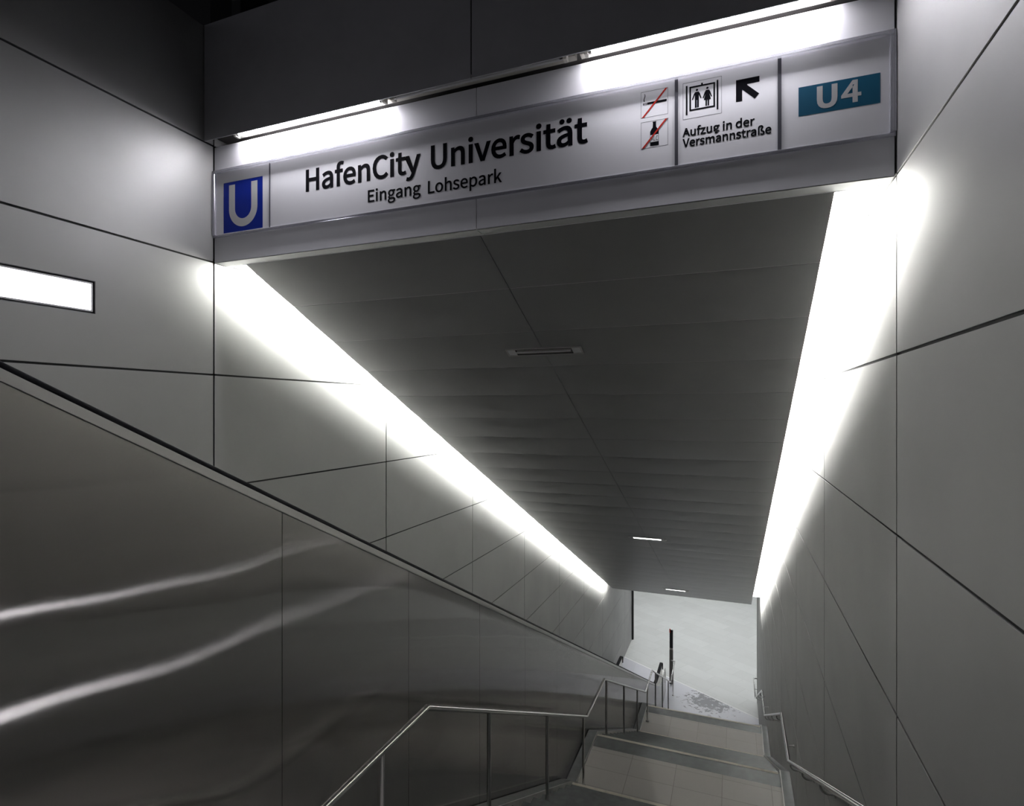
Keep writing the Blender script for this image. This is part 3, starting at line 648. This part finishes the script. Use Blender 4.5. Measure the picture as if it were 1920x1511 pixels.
# ------------------------------------------------------------------ railings
PY = [2.18, 3.33, 7.78, 8.94, 13.50, 14.70, 19.20]
def rail_path(x, yend):
    zz = [Z0[0] + 0.88, Z0[0] + 0.88, Z0[1] + 0.875, Z0[1] + 0.885, Z0[2] + 0.875, Z0[2] + 0.86, ZF + 0.86]
    p = [(x, -2.3, zz[0] + 0.516 * (2.18 + 2.3))] + [(x, y, z) for y, z in zip(PY, zz)]
    p.append((x, yend, zz[-1] + 0.06))
    return p
def rail_z(path, y):
    for (x, a, za), (_, b, zb) in zip(path[:-1], path[1:]):
        if a <= y <= b: return za + (zb - za) * (y - a) / (b - a)
XRL = -1.92
rt = thing('stair_railing', 'brushed steel railing on posts along the left side of the stairs', 'railing', (XRL, YN[0], Z0[0]))
pl = rail_path(XRL, 20.68)
pl2 = pl + [(XRL - 0.13, 20.72, pl[-1][2] + 0.005)]
mb = MB(); mb.tube(pl2, 0.021, 16); mb.build('top_rail', M['tube'], rt, smooth=True)
for y in (-1.9, -0.35, 1.2, 2.80, 4.366, 5.967, 7.596, 9.107, 10.70, 12.294, 13.838, 15.343, 16.92, 18.52, 20.07):
    b = stair_z(y); t = rail_z(pl, y)
    mb = MB(); mb.tube([(XRL, y, b), (XRL, y, t - 0.012)], 0.0185, 14)
    po = mb.build('post', M['tube'], rt, smooth=True)
    mb = MB(); mb.tube([(XRL, y, b), (XRL, y, b + 0.012)], 0.040, 18); mb.build('base_flange', M['tube'], po, smooth=True)
XRR = 0.645
rr = thing('wall_handrail', 'brushed steel handrail on curved brackets along the right wall', 'railing', (XRR, YN[0], Z0[0]))
pr_ = [(x, y, z - 0.045) for x, y, z in rail_path(XRR, 20.45)]
mb = MB(); mb.tube(pr_ + [(XR - 0.002, 20.47, pr_[-1][2])], 0.021, 16); mb.build('top_rail', M['tube'], rr, smooth=True)
for y in (-1.3, 0.0, 1.3, 2.75, 3.85, 5.05, 6.30, 7.55, 8.30, 9.9, 11.08, 12.3, 13.30, 14.1, 15.7, 16.95, 18.2, 19.9):
    z = rail_z(pr_, y)
    path = [(XRR, y, z - 0.012), (XRR, y, z - 0.035)] + [(XRR + 0.045 * (1 - math.cos(a)), y, z - 0.035 - 0.045 * math.sin(a)) for a in [math.pi / 2 * i / 7 for i in range(1, 8)]] + [(XR - 0.002, y, z - 0.08)]
    mb = MB(); mb.tube(path, 0.0095, 10)
    bo = mb.build('bracket', M['tube'], rr, smooth=True)
    mb = MB(); mb.tube([(XR - 0.012, y, z - 0.08), (XR - 0.001, y, z - 0.08)], 0.02, 14); mb.build('wall_rosette', M['tube'], bo, smooth=True)

# ------------------------------------------------------------------ pillar at the foot of the escalator
pi_ = thing('information_pillar', 'slim dark steel pillar with a red mark at the escalator foot', 'pillar', (-2.06, 20.95, ZF))
mb = MB(); mb.box(-2.125, -2.0, 20.88, 20.96, ZF, -8.62); mb.build('lower_body', M['pillar'], pi_)
mb = MB(); mb.box(-2.125, -2.0, 20.88, 20.96, -8.62, -8.56); mb.build('collar', M['edge'], pi_)
mb = MB(); mb.box(-2.12, -2.005, 20.885, 20.955, -8.56, -7.92); mb.build('upper_body', M['darkmetal'], pi_)
mb = MB(); mb.box(-2.125, -2.0, 20.88, 20.96, -7.92, -7.895); mb.build('top_cap', M['edge'], pi_)
mb = MB(); mb.box(-2.1255, -2.09, 20.8795, 20.93, -8.01, -7.885); mb.build('red_mark', M['red'], pi_)

# ------------------------------------------------------------------ the sign
sg = thing('station_sign', 'long white station sign with blue U logo and black lettering above the stairs', 'sign', (XM, YH, 1.36))
SY = 3.2952            # printed face
mb = MB(); mb.box(XL + 0.03, XR - 0.03, SY, YH - 0.0005, 1.372, 1.868); mb.build('board', M['sign'], sg)
mb = MB()
FY = 3.276
for a in ((XL + 0.004, XR - 0.004, 1.855, 1.878), (XL + 0.004, XR - 0.004, 1.352, 1.372)):
    mb.box(a[0], a[1], FY if a[2] > 1.5 else 3.289, YH - 0.0005, a[2], a[3])
for a in ((XL + 0.004, XL + 0.032), (XR - 0.032, XR - 0.004)):
    mb.box(a[0], a[1], FY, YH - 0.0005, 1.372, 1.855)
mb.build('frame', M['acryl'], sg, bevel=0.004)
for x, w in ((-3.256, 0.005), (-0.297, 0.009), (0.229, 0.009)):
    mb = MB(); mb.box(x - w, x + w, SY - 0.003, SY - 0.0002, 1.372, 1.855); mb.build('divider', M['line'], sg)
def plate(name, polys, m, depth=0.0004, parent=None, y=SY):
    q = MB()
    for p in polys: q.prism(p, lambda a, b, d: (a, d, b), y - depth, y - 0.0001)
    return q.build(name, m, parent or sg)
def rect(x0, x1, z0, z1): return [(x0, z0), (x1, z0), (x1, z1), (x0, z1)]
def circle(x, z, r, n=20): return [(x + r * math.cos(2 * math.pi * i / n), z + r * math.sin(2 * math.pi * i / n)) for i in range(n)]
def ring_rect(x0, x1, z0, z1, w): return [rect(x0, x1, z1 - w, z1), rect(x0, x1, z0, z0 + w), rect(x0, x0 + w, z0 + w, z1 - w), rect(x1 - w, x1, z0 + w, z1 - w)]
# blue U logo
lo = plate('logo_square', [rect(-3.724, -3.326, 1.379, 1.771)], M['blue'])
cx_, zc, ro, ri = -3.5225, 1.5575, 0.1445, 0.083
def arc(r, a0, a1, n=28): return [(cx_ + r * math.cos(a0 + (a1 - a0) * i / n), zc + r * math.sin(a0 + (a1 - a0) * i / n)) for i in range(n + 1)]
quads = []
o_, i_ = arc(ro, math.pi, 2 * math.pi), arc(ri, math.pi, 2 * math.pi)
for k in range(28): quads.append([o_[k], o_[k + 1], i_[k + 1], i_[k]])
quads += [rect(cx_ - ro, cx_ - ri, zc, 1.747), rect(cx_ + ri, cx_ + ro, zc, 1.747)]
plate('logo_letter', quads, M['letter'], 0.0007, lo)

# lettering from outlines
import json
GLY = json.loads(GL)
def outline(sp, n=5):
    pts = []
    for i, h in enumerate(sp):
        g = sp[(i + 1) % len(sp)]
        p0, p1, p2, p3 = (h[2], h[3]), (h[4], h[5]), (g[0], g[1]), (g[2], g[3])
        chord = math.hypot(p3[0] - p0[0], p3[1] - p0[1]) or 1
        flat = max(abs((q[0] - p0[0]) * (p3[1] - p0[1]) - (q[1] - p0[1]) * (p3[0] - p0[0])) for q in (p1, p2)) / chord < 3
        for k in range(1 if flat else n):
            t = k / n; u = 1 - t
            c = (u ** 3, 3 * u * u * t, 3 * u * t * t, t ** 3)
            pts.append(tuple(sum(w * q[d] for w, q in zip(c, (p0, p1, p2, p3))) / 700 for d in (0, 1)))
    out = []
    for p in pts:
        if not out or math.hypot(p[0] - out[-1][0], p[1] - out[-1][1]) > 0.004: out.append(p)
    if math.hypot(out[0][0] - out[-1][0], out[0][1] - out[-1][1]) < 0.004: out.pop()
    return out
def thicken(pts, w):
    # filled side lies to the right of every contour in this face, so the outline grows to the left
    n = len(pts); res = []
    for i in range(n):
        a, b, c = pts[i - 1], pts[i], pts[(i + 1) % n]
        d0 = Vector((b[0] - a[0], b[1] - a[1])).normalized(); d1 = Vector((c[0] - b[0], c[1] - b[1])).normalized()
        n0 = Vector((-d0.y, d0.x)); n1 = Vector((-d1.y, d1.x))
        m = n0 + n1
        if m.length < 1e-3: m = n0
        m.normalize()
        k = w / max(0.55, m.dot(n0))
        res.append((b[0] + m.x * k * SIGN, b[1] + m.y * k * SIGN))
    return res
SIGN = -1
def lettering(name, text, x0, x1, zbase, cap, m, weight=0.02, parent=None, depth=0.0005, y=SY, word=1.0):
    adv = []; pen = 0.0
    for ch in text:
        adv.append(pen); pen += GLY[ch][0] / 700.0 * (word if ch == ' ' else 1)
    cu = bpy.data.curves.new(name, 'CURVE')
    cu.dimensions = '2D'; cu.fill_mode = 'BOTH'; cu.resolution_u = 5
    for ch, px in zip(text, adv):
        for flat in GLY[ch][1]:
            sp = [flat[i:i + 6] for i in range(0, len(flat), 6)]
            pts = thicken(outline(sp), weight)
            s = cu.splines.new('POLY'); s.points.add(len(pts) - 1); s.use_cyclic_u = True
            for pt, (qx, qy) in zip(s.points, pts): pt.co = (px + qx, qy, 0, 1)
    tmp = bpy.data.objects.new('outline', cu); C.objects.link(tmp)
    dg = bpy.context.evaluated_depsgraph_get()
    me = bpy.data.meshes.new_from_object(tmp.evaluated_get(dg))
    bpy.data.objects.remove(tmp); bpy.data.curves.remove(cu)
    xs = [v.co.x for v in me.vertices]; a, b = min(xs), max(xs)
    k = (x1 - x0) / (b - a)
    off = Vector((0, 0, 0)); q = parent or sg
    par = q
    while q: off += q.location; q = q.parent
    import bmesh
    bm = bmesh.new(); bm.from_mesh(me)
    for v in bm.verts: v.co = Vector((x0 + (v.co.x - a) * k, y - 0.0001, zbase + v.co.y * cap)) - off
    bmesh.ops.remove_doubles(bm, verts=bm.verts, dist=1e-6)
    r = bmesh.ops.extrude_face_region(bm, geom=list(bm.faces))
    for g in r['geom']:
        if isinstance(g, bmesh.types.BMVert): g.co.y -= depth
    bmesh.ops.recalc_face_normals(bm, faces=bm.faces)
    bm.to_mesh(me); bm.free()
    me.name = name
    me.materials.clear(); me.materials.append(m)
    for p in me.polygons: p.material_index = 0
    o = bpy.data.objects.new(name, me); C.objects.link(o); o.parent = par
    return o
lettering('headline', 'HafenCity', -2.915, -1.950, 1.5955, 0.152, M['black'], 0.032)
lettering('headline', 'Universität', -1.872, -0.806, 1.5945, 0.152, M['black'], 0.032)
lettering('subline', 'Eingang', -2.372, -1.950, 1.443, 0.081, M['black'], 0.021)
lettering('subline', 'Lohsepark', -1.894, -1.360, 1.437, 0.081, M['black'], 0.021)
lettering('small_text', 'Aufzug in der', -0.264, 0.108, 1.527, 0.0445, M['black'], 0.032)
lettering('small_text', 'Versmannstraße', -0.264, 0.1895, 1.469, 0.0445, M['black'], 0.032)
lb = plate('line_badge', [rect(0.319, 0.685, 1.531, 1.682)], M['teal'])
lettering('badge_text', 'U', 0.404, 0.4975, 1.558, 0.105, M['letter'], 0.055, lb, 0.0008)
lettering('badge_text', '4', 0.514, 0.603, 1.5605, 0.105, M['letter'], 0.04, lb, 0.0008)
# pictograms
ns = plate('no_smoking_pictogram', ring_rect(-0.494, -0.343, 1.673, 1.823, 0.0016), M['line'], 0.0002)
plate('cigarette', [rect(-0.4598, -0.3501, 1.7463, 1.7588), rect(-0.4823, -0.4776, 1.7455, 1.758), rect(-0.4748, -0.4701, 1.7455, 1.758), rect(-0.4673, -0.463, 1.7458, 1.7582),
    [(-0.4776, 1.7655), (-0.4795, 1.7755), (-0.4743, 1.772), (-0.4724, 1.7655)], [(-0.4795, 1.7755), (-0.4771, 1.7846), (-0.4738, 1.7815), (-0.4743, 1.772)],
    [(-0.4771, 1.7846), (-0.4738, 1.7935), (-0.4701, 1.7903), (-0.4738, 1.7815)], [(-0.4738, 1.7935), (-0.4729, 1.8028), (-0.4687, 1.7996), (-0.4701, 1.7903)],
    [(-0.4729, 1.8028), (-0.4752, 1.8095), (-0.471, 1.8096), (-0.4687, 1.7996)]], M['black'], 0.0004, ns)
plate('red_slash', [[(-0.489, 1.6755), (-0.477, 1.6755), (-0.346, 1.8215), (-0.358, 1.8215)]], M['red'], 0.0007, ns)
na = plate('no_alcohol_pictogram', ring_rect(-0.494, -0.343, 1.4965, 1.649, 0.0016), M['line'], 0.0002)
plate('bottle', [rect(-0.4424, -0.3940, 1.506, 1.5871), [(-0.4424, 1.5871), (-0.3940, 1.5871), (-0.4016, 1.601), (-0.4355, 1.6001)], [(-0.4355, 1.6001), (-0.4016, 1.601), (-0.4085, 1.6115), (-0.4280, 1.6106)],
    [(-0.4280, 1.6106), (-0.4085, 1.6115), (-0.4099, 1.6348), (-0.4266, 1.6341)], [(-0.4285, 1.643), (-0.4266, 1.6341), (-0.4099, 1.6348), (-0.408, 1.643)]], M['black'], 0.0004, na)
plate('bottle_label', [rect(-0.4402, -0.3960, 1.5275, 1.5676)], M['sign'], 0.0006, na)
lettering('label_text', 'ALC', -0.4375, -0.3985, 1.534, 0.0265, M['black'], 0.0, na, 0.0008)
plate('red_slash', [[(-0.489, 1.499), (-0.477, 1.499), (-0.346, 1.6475), (-0.358, 1.6475)]], M['red'], 0.0010, na)
lf = plate('lift_pictogram', ring_rect(-0.262, -0.058, 1.622, 1.8255, 0.0016), M['line'], 0.0002)
plate('lift_cabin', [rect(-0.2462, -0.2372, 1.6455, 1.8088), rect(-0.0840, -0.0751, 1.6463, 1.8086), rect(-0.1652, -0.1556, 1.80, 1.8093)] + ring_rect(-0.227, -0.0923, 1.6642, 1.7999, 0.0083), M['black'], 0.0004, lf)
plate('man_figure', [circle(-0.187, 1.7752, 0.0062), rect(-0.1978, -0.1771, 1.719, 1.7648), rect(-0.1978, -0.1885, 1.6774, 1.7195), rect(-0.1862, -0.1771, 1.6776, 1.7195),
    [(-0.1951, 1.7648), (-0.1978, 1.7492), (-0.2084, 1.7235), (-0.2137, 1.7255), (-0.2026, 1.7571)], [(-0.1784, 1.7646), (-0.1718, 1.7554), (-0.1626, 1.7259), (-0.1674, 1.7236), (-0.1771, 1.7473)]], M['black'], 0.0004, lf)
plate('woman_figure', [circle(-0.1321, 1.7753, 0.0062), [(-0.139, 1.7648), (-0.1238, 1.7649), (-0.1217, 1.7428), (-0.1139, 1.7102), (-0.1508, 1.7106), (-0.1425, 1.7425)], rect(-0.1421, -0.1342, 1.6768, 1.7106), rect(-0.1306, -0.123, 1.6768, 1.7106),
    [(-0.1238, 1.7649), (-0.1173, 1.7534), (-0.1074, 1.7239), (-0.1117, 1.7225), (-0.1217, 1.7428)], [(-0.139, 1.7648), (-0.1425, 1.7425), (-0.153, 1.7216), (-0.1574, 1.7248), (-0.1456, 1.756)]], M['black'], 0.0004, lf)
plate('direction_arrow', [[(0.0148, 1.7852), (0.0148, 1.6676), (0.0462, 1.6679), (0.0462, 1.7539)], [(0.0148, 1.7852), (0.0462, 1.7539), (0.0711, 1.7539), (0.1316, 1.7542), (0.1316, 1.7854)],
    [(0.0462, 1.7539), (0.0462, 1.7287), (0.1082, 1.668), (0.1307, 1.6911), (0.0711, 1.7491), (0.0711, 1.7539)]], M['black'])

# ------------------------------------------------------------------ fluorescent tubes above the sign
TY, TZ = 3.238, 2.092
def tube_lamp(label, xa, xb, lit):
    t = thing('fluorescent_lamp', label, 'lamp', ((xa + xb) / 2, TY, TZ), 'fluorescent lamps above the sign')
    mb = MB(); mb.tube([(xa + 0.02, TY, TZ), (xb - 0.02, TY, TZ)], 0.013, 16); mb.build('glass_tube', M['lit_sign'] if lit else M['glassoff'], t, smooth=True)
    for s, x in ((1, xa), (-1, xb)):
        mb = MB(); mb.box(x - 0.012, x + 0.012, TY - 0.015, TY + 0.03, TZ - 0.018, TZ + 0.05)
        ho = mb.build('lamp_holder', M['holder'], t, bevel=0.004)
        mb = MB(); mb.tube([(x + s * 0.010, TY, TZ), (x + s * 0.032, TY, TZ)], 0.0136, 14); mb.build('metal_cap', M['chrome'], ho, smooth=True)
    mb = MB(); mb.box(xa - 0.05, xb + 0.05, TY + 0.035, TY + 0.085, TZ + 0.02, TZ + 0.055); mb.build('fixture_rail', M['holder'], t)
    return t
tube_lamp('lit fluorescent tube above the blue U logo end of the sign', -3.53, -2.20, True)
tube_lamp('unlit grey fluorescent tube between the two lit ones', -2.13, -0.93, False)
tube_lamp('lit fluorescent tube above the lift and line number end of the sign', -0.80, 0.47, True)

# ------------------------------------------------------------------ recessed wall lamp
wl = thing('wall_lamp', 'bright recessed linear lamp in the left wall panels', 'lamp', (XL, 1.69, 0.72))
y0, y1, z0, z1 = LAMP
mb = MB()
mb.box(XL - 0.05, XL - 0.042, y0, y1, z0, z1)
mb.box(XL - 0.05, XL - 0.002, y0, y1, z0, z0 + 0.004); mb.box(XL - 0.05, XL - 0.002, y0, y1, z1 - 0.004, z1)
mb.box(XL - 0.05, XL - 0.002, y0, y0 + 0.004, z0, z1); mb.box(XL - 0.05, XL - 0.002, y1 - 0.004, y1, z0, z1)
mb.build('housing', M['darkmetal'], wl)
mb = MB()
for a in ((y0 + 0.012, y1 - 0.012, z0 + 0.012, z0 + 0.022), (y0 + 0.012, y1 - 0.012, z1 - 0.022, z1 - 0.012), (y0 + 0.012, y0 + 0.022, z0 + 0.022, z1 - 0.022), (y1 - 0.022, y1 - 0.012, z0 + 0.022, z1 - 0.022)):
    mb.box(XL - 0.04, XL - 0.006, *a)
mb.build('glass_frame', M['white'], wl)
mb = MB(); mb.box(XL - 0.04, XL - 0.014, y0 + 0.022, y1 - 0.022, z0 + 0.022, z1 - 0.022); mb.build('diffuser', M['lit_wall'], wl)

for lab, ya, yb, za, zb in (('assumed upper low-mounted linear lamp on the right wall opposite the escalator side', 0.55, 1.75, -1.53, -1.46), ('assumed lower low-mounted linear lamp on the right wall beside the handrail', 0.55, 1.75, -2.24, -2.14)):  # assumed from the streaks in the steel; lamps added out of view
    wr = thing('wall_lamp', lab, 'lamp', (XR, (ya + yb) / 2, (za + zb) / 2), 'assumed low lamps on the right wall')
    mb = MB(); mb.box(XR - 0.022, XR - 0.0015, ya, yb, za, zb); mb.build('housing', M['darkmetal'], wr, bevel=0.003)
    mb = MB(); mb.box(XR - 0.026, XR - 0.0222, ya + 0.012, yb - 0.012, za + 0.012, zb - 0.012); mb.build('diffuser', M['lit_low_assumed'], wr)

# ------------------------------------------------------------------ downlights in the ceiling
def downlight(label, yc, x0, x1, w, lit):
    s = (yc - YC) / CA
    t = thing('ceiling_light', label, 'light', cp((x0 + x1) / 2, s, 0), 'recessed lights in the sloping ceiling')
    global mb
    mb = MB()
    n = -0.0055
    for a in ((x0, x1, s - w, s - w + 0.012), (x0, x1, s + w - 0.012, s + w), (x0, x0 + 0.012, s - w, s + w), (x1 - 0.012, x1, s - w, s + w)):
        slab(a[0], a[1], a[2], a[3], n - 0.004, 0.004)
    mb.build('trim_frame', M['edge'], t)
    mb = MB(); slab(x0 + 0.004, x1 - 0.004, s - w + 0.004, s + w - 0.004, n - 0.001, n - 0.0002); mb.build('recess', M['gap'], t)
    e = 0.075
    for xa in (x0 + 0.014, x1 - 0.014 - e):
        mb = MB(); slab(xa, xa + e, s - w + 0.016, s + w - 0.016, n - 0.003, n - 0.001); mb.build('end_plate', M['white'] if not lit else M['ceil'], t)
    if lit:
        mb = MB(); slab(x0 + 0.02 + e, x1 - 0.02 - e, s - w + 0.016, s + w - 0.016, n - 0.003, n - 0.001); mb.build('diffuser', M['lit_down'], t)
    else:
        mb = MB()
        a, b = s - w + 0.014, s + w - 0.014
        N = 10
        for i in range(N):
            t0, t1 = i / N, (i + 1) / N
            h0, h1 = -0.004 + 0.004 * abs(2 * t0 - 1) - 0.004, -0.004 + 0.004 * abs(2 * t1 - 1) - 0.004
            mb.quad([cp(x0 + 0.09, a + (b - a) * t0, n + h0 + 0.004), cp(x1 - 0.09, a + (b - a) * t0, n + h0 + 0.004), cp(x1 - 0.09, a + (b - a) * t1, n + h1 + 0.004), cp(x0 + 0.09, a + (b - a) * t1, n + h1 + 0.004)])
        mb.build('reflector', M['chrome'], t)
        mb = MB(); mb.tube([cp(x0 + 0.1, s - 0.015, n - 0.012), cp(x1 - 0.1, s - 0.015, n - 0.012)], 0.007, 10); mb.build('glass_tube', M['glassoff'], t, smooth=True)
    return t
downlight('unlit recessed light with a chrome reflector in the ceiling', 4.765, -1.915, -1.212, 0.058, False)
downlight('lit recessed ceiling light halfway down the slope', 11.2, -1.92, -1.20, 0.06, True)
downlight('lit recessed ceiling light near the foot of the slope', 17.0, -1.92, -1.19, 0.06, True)
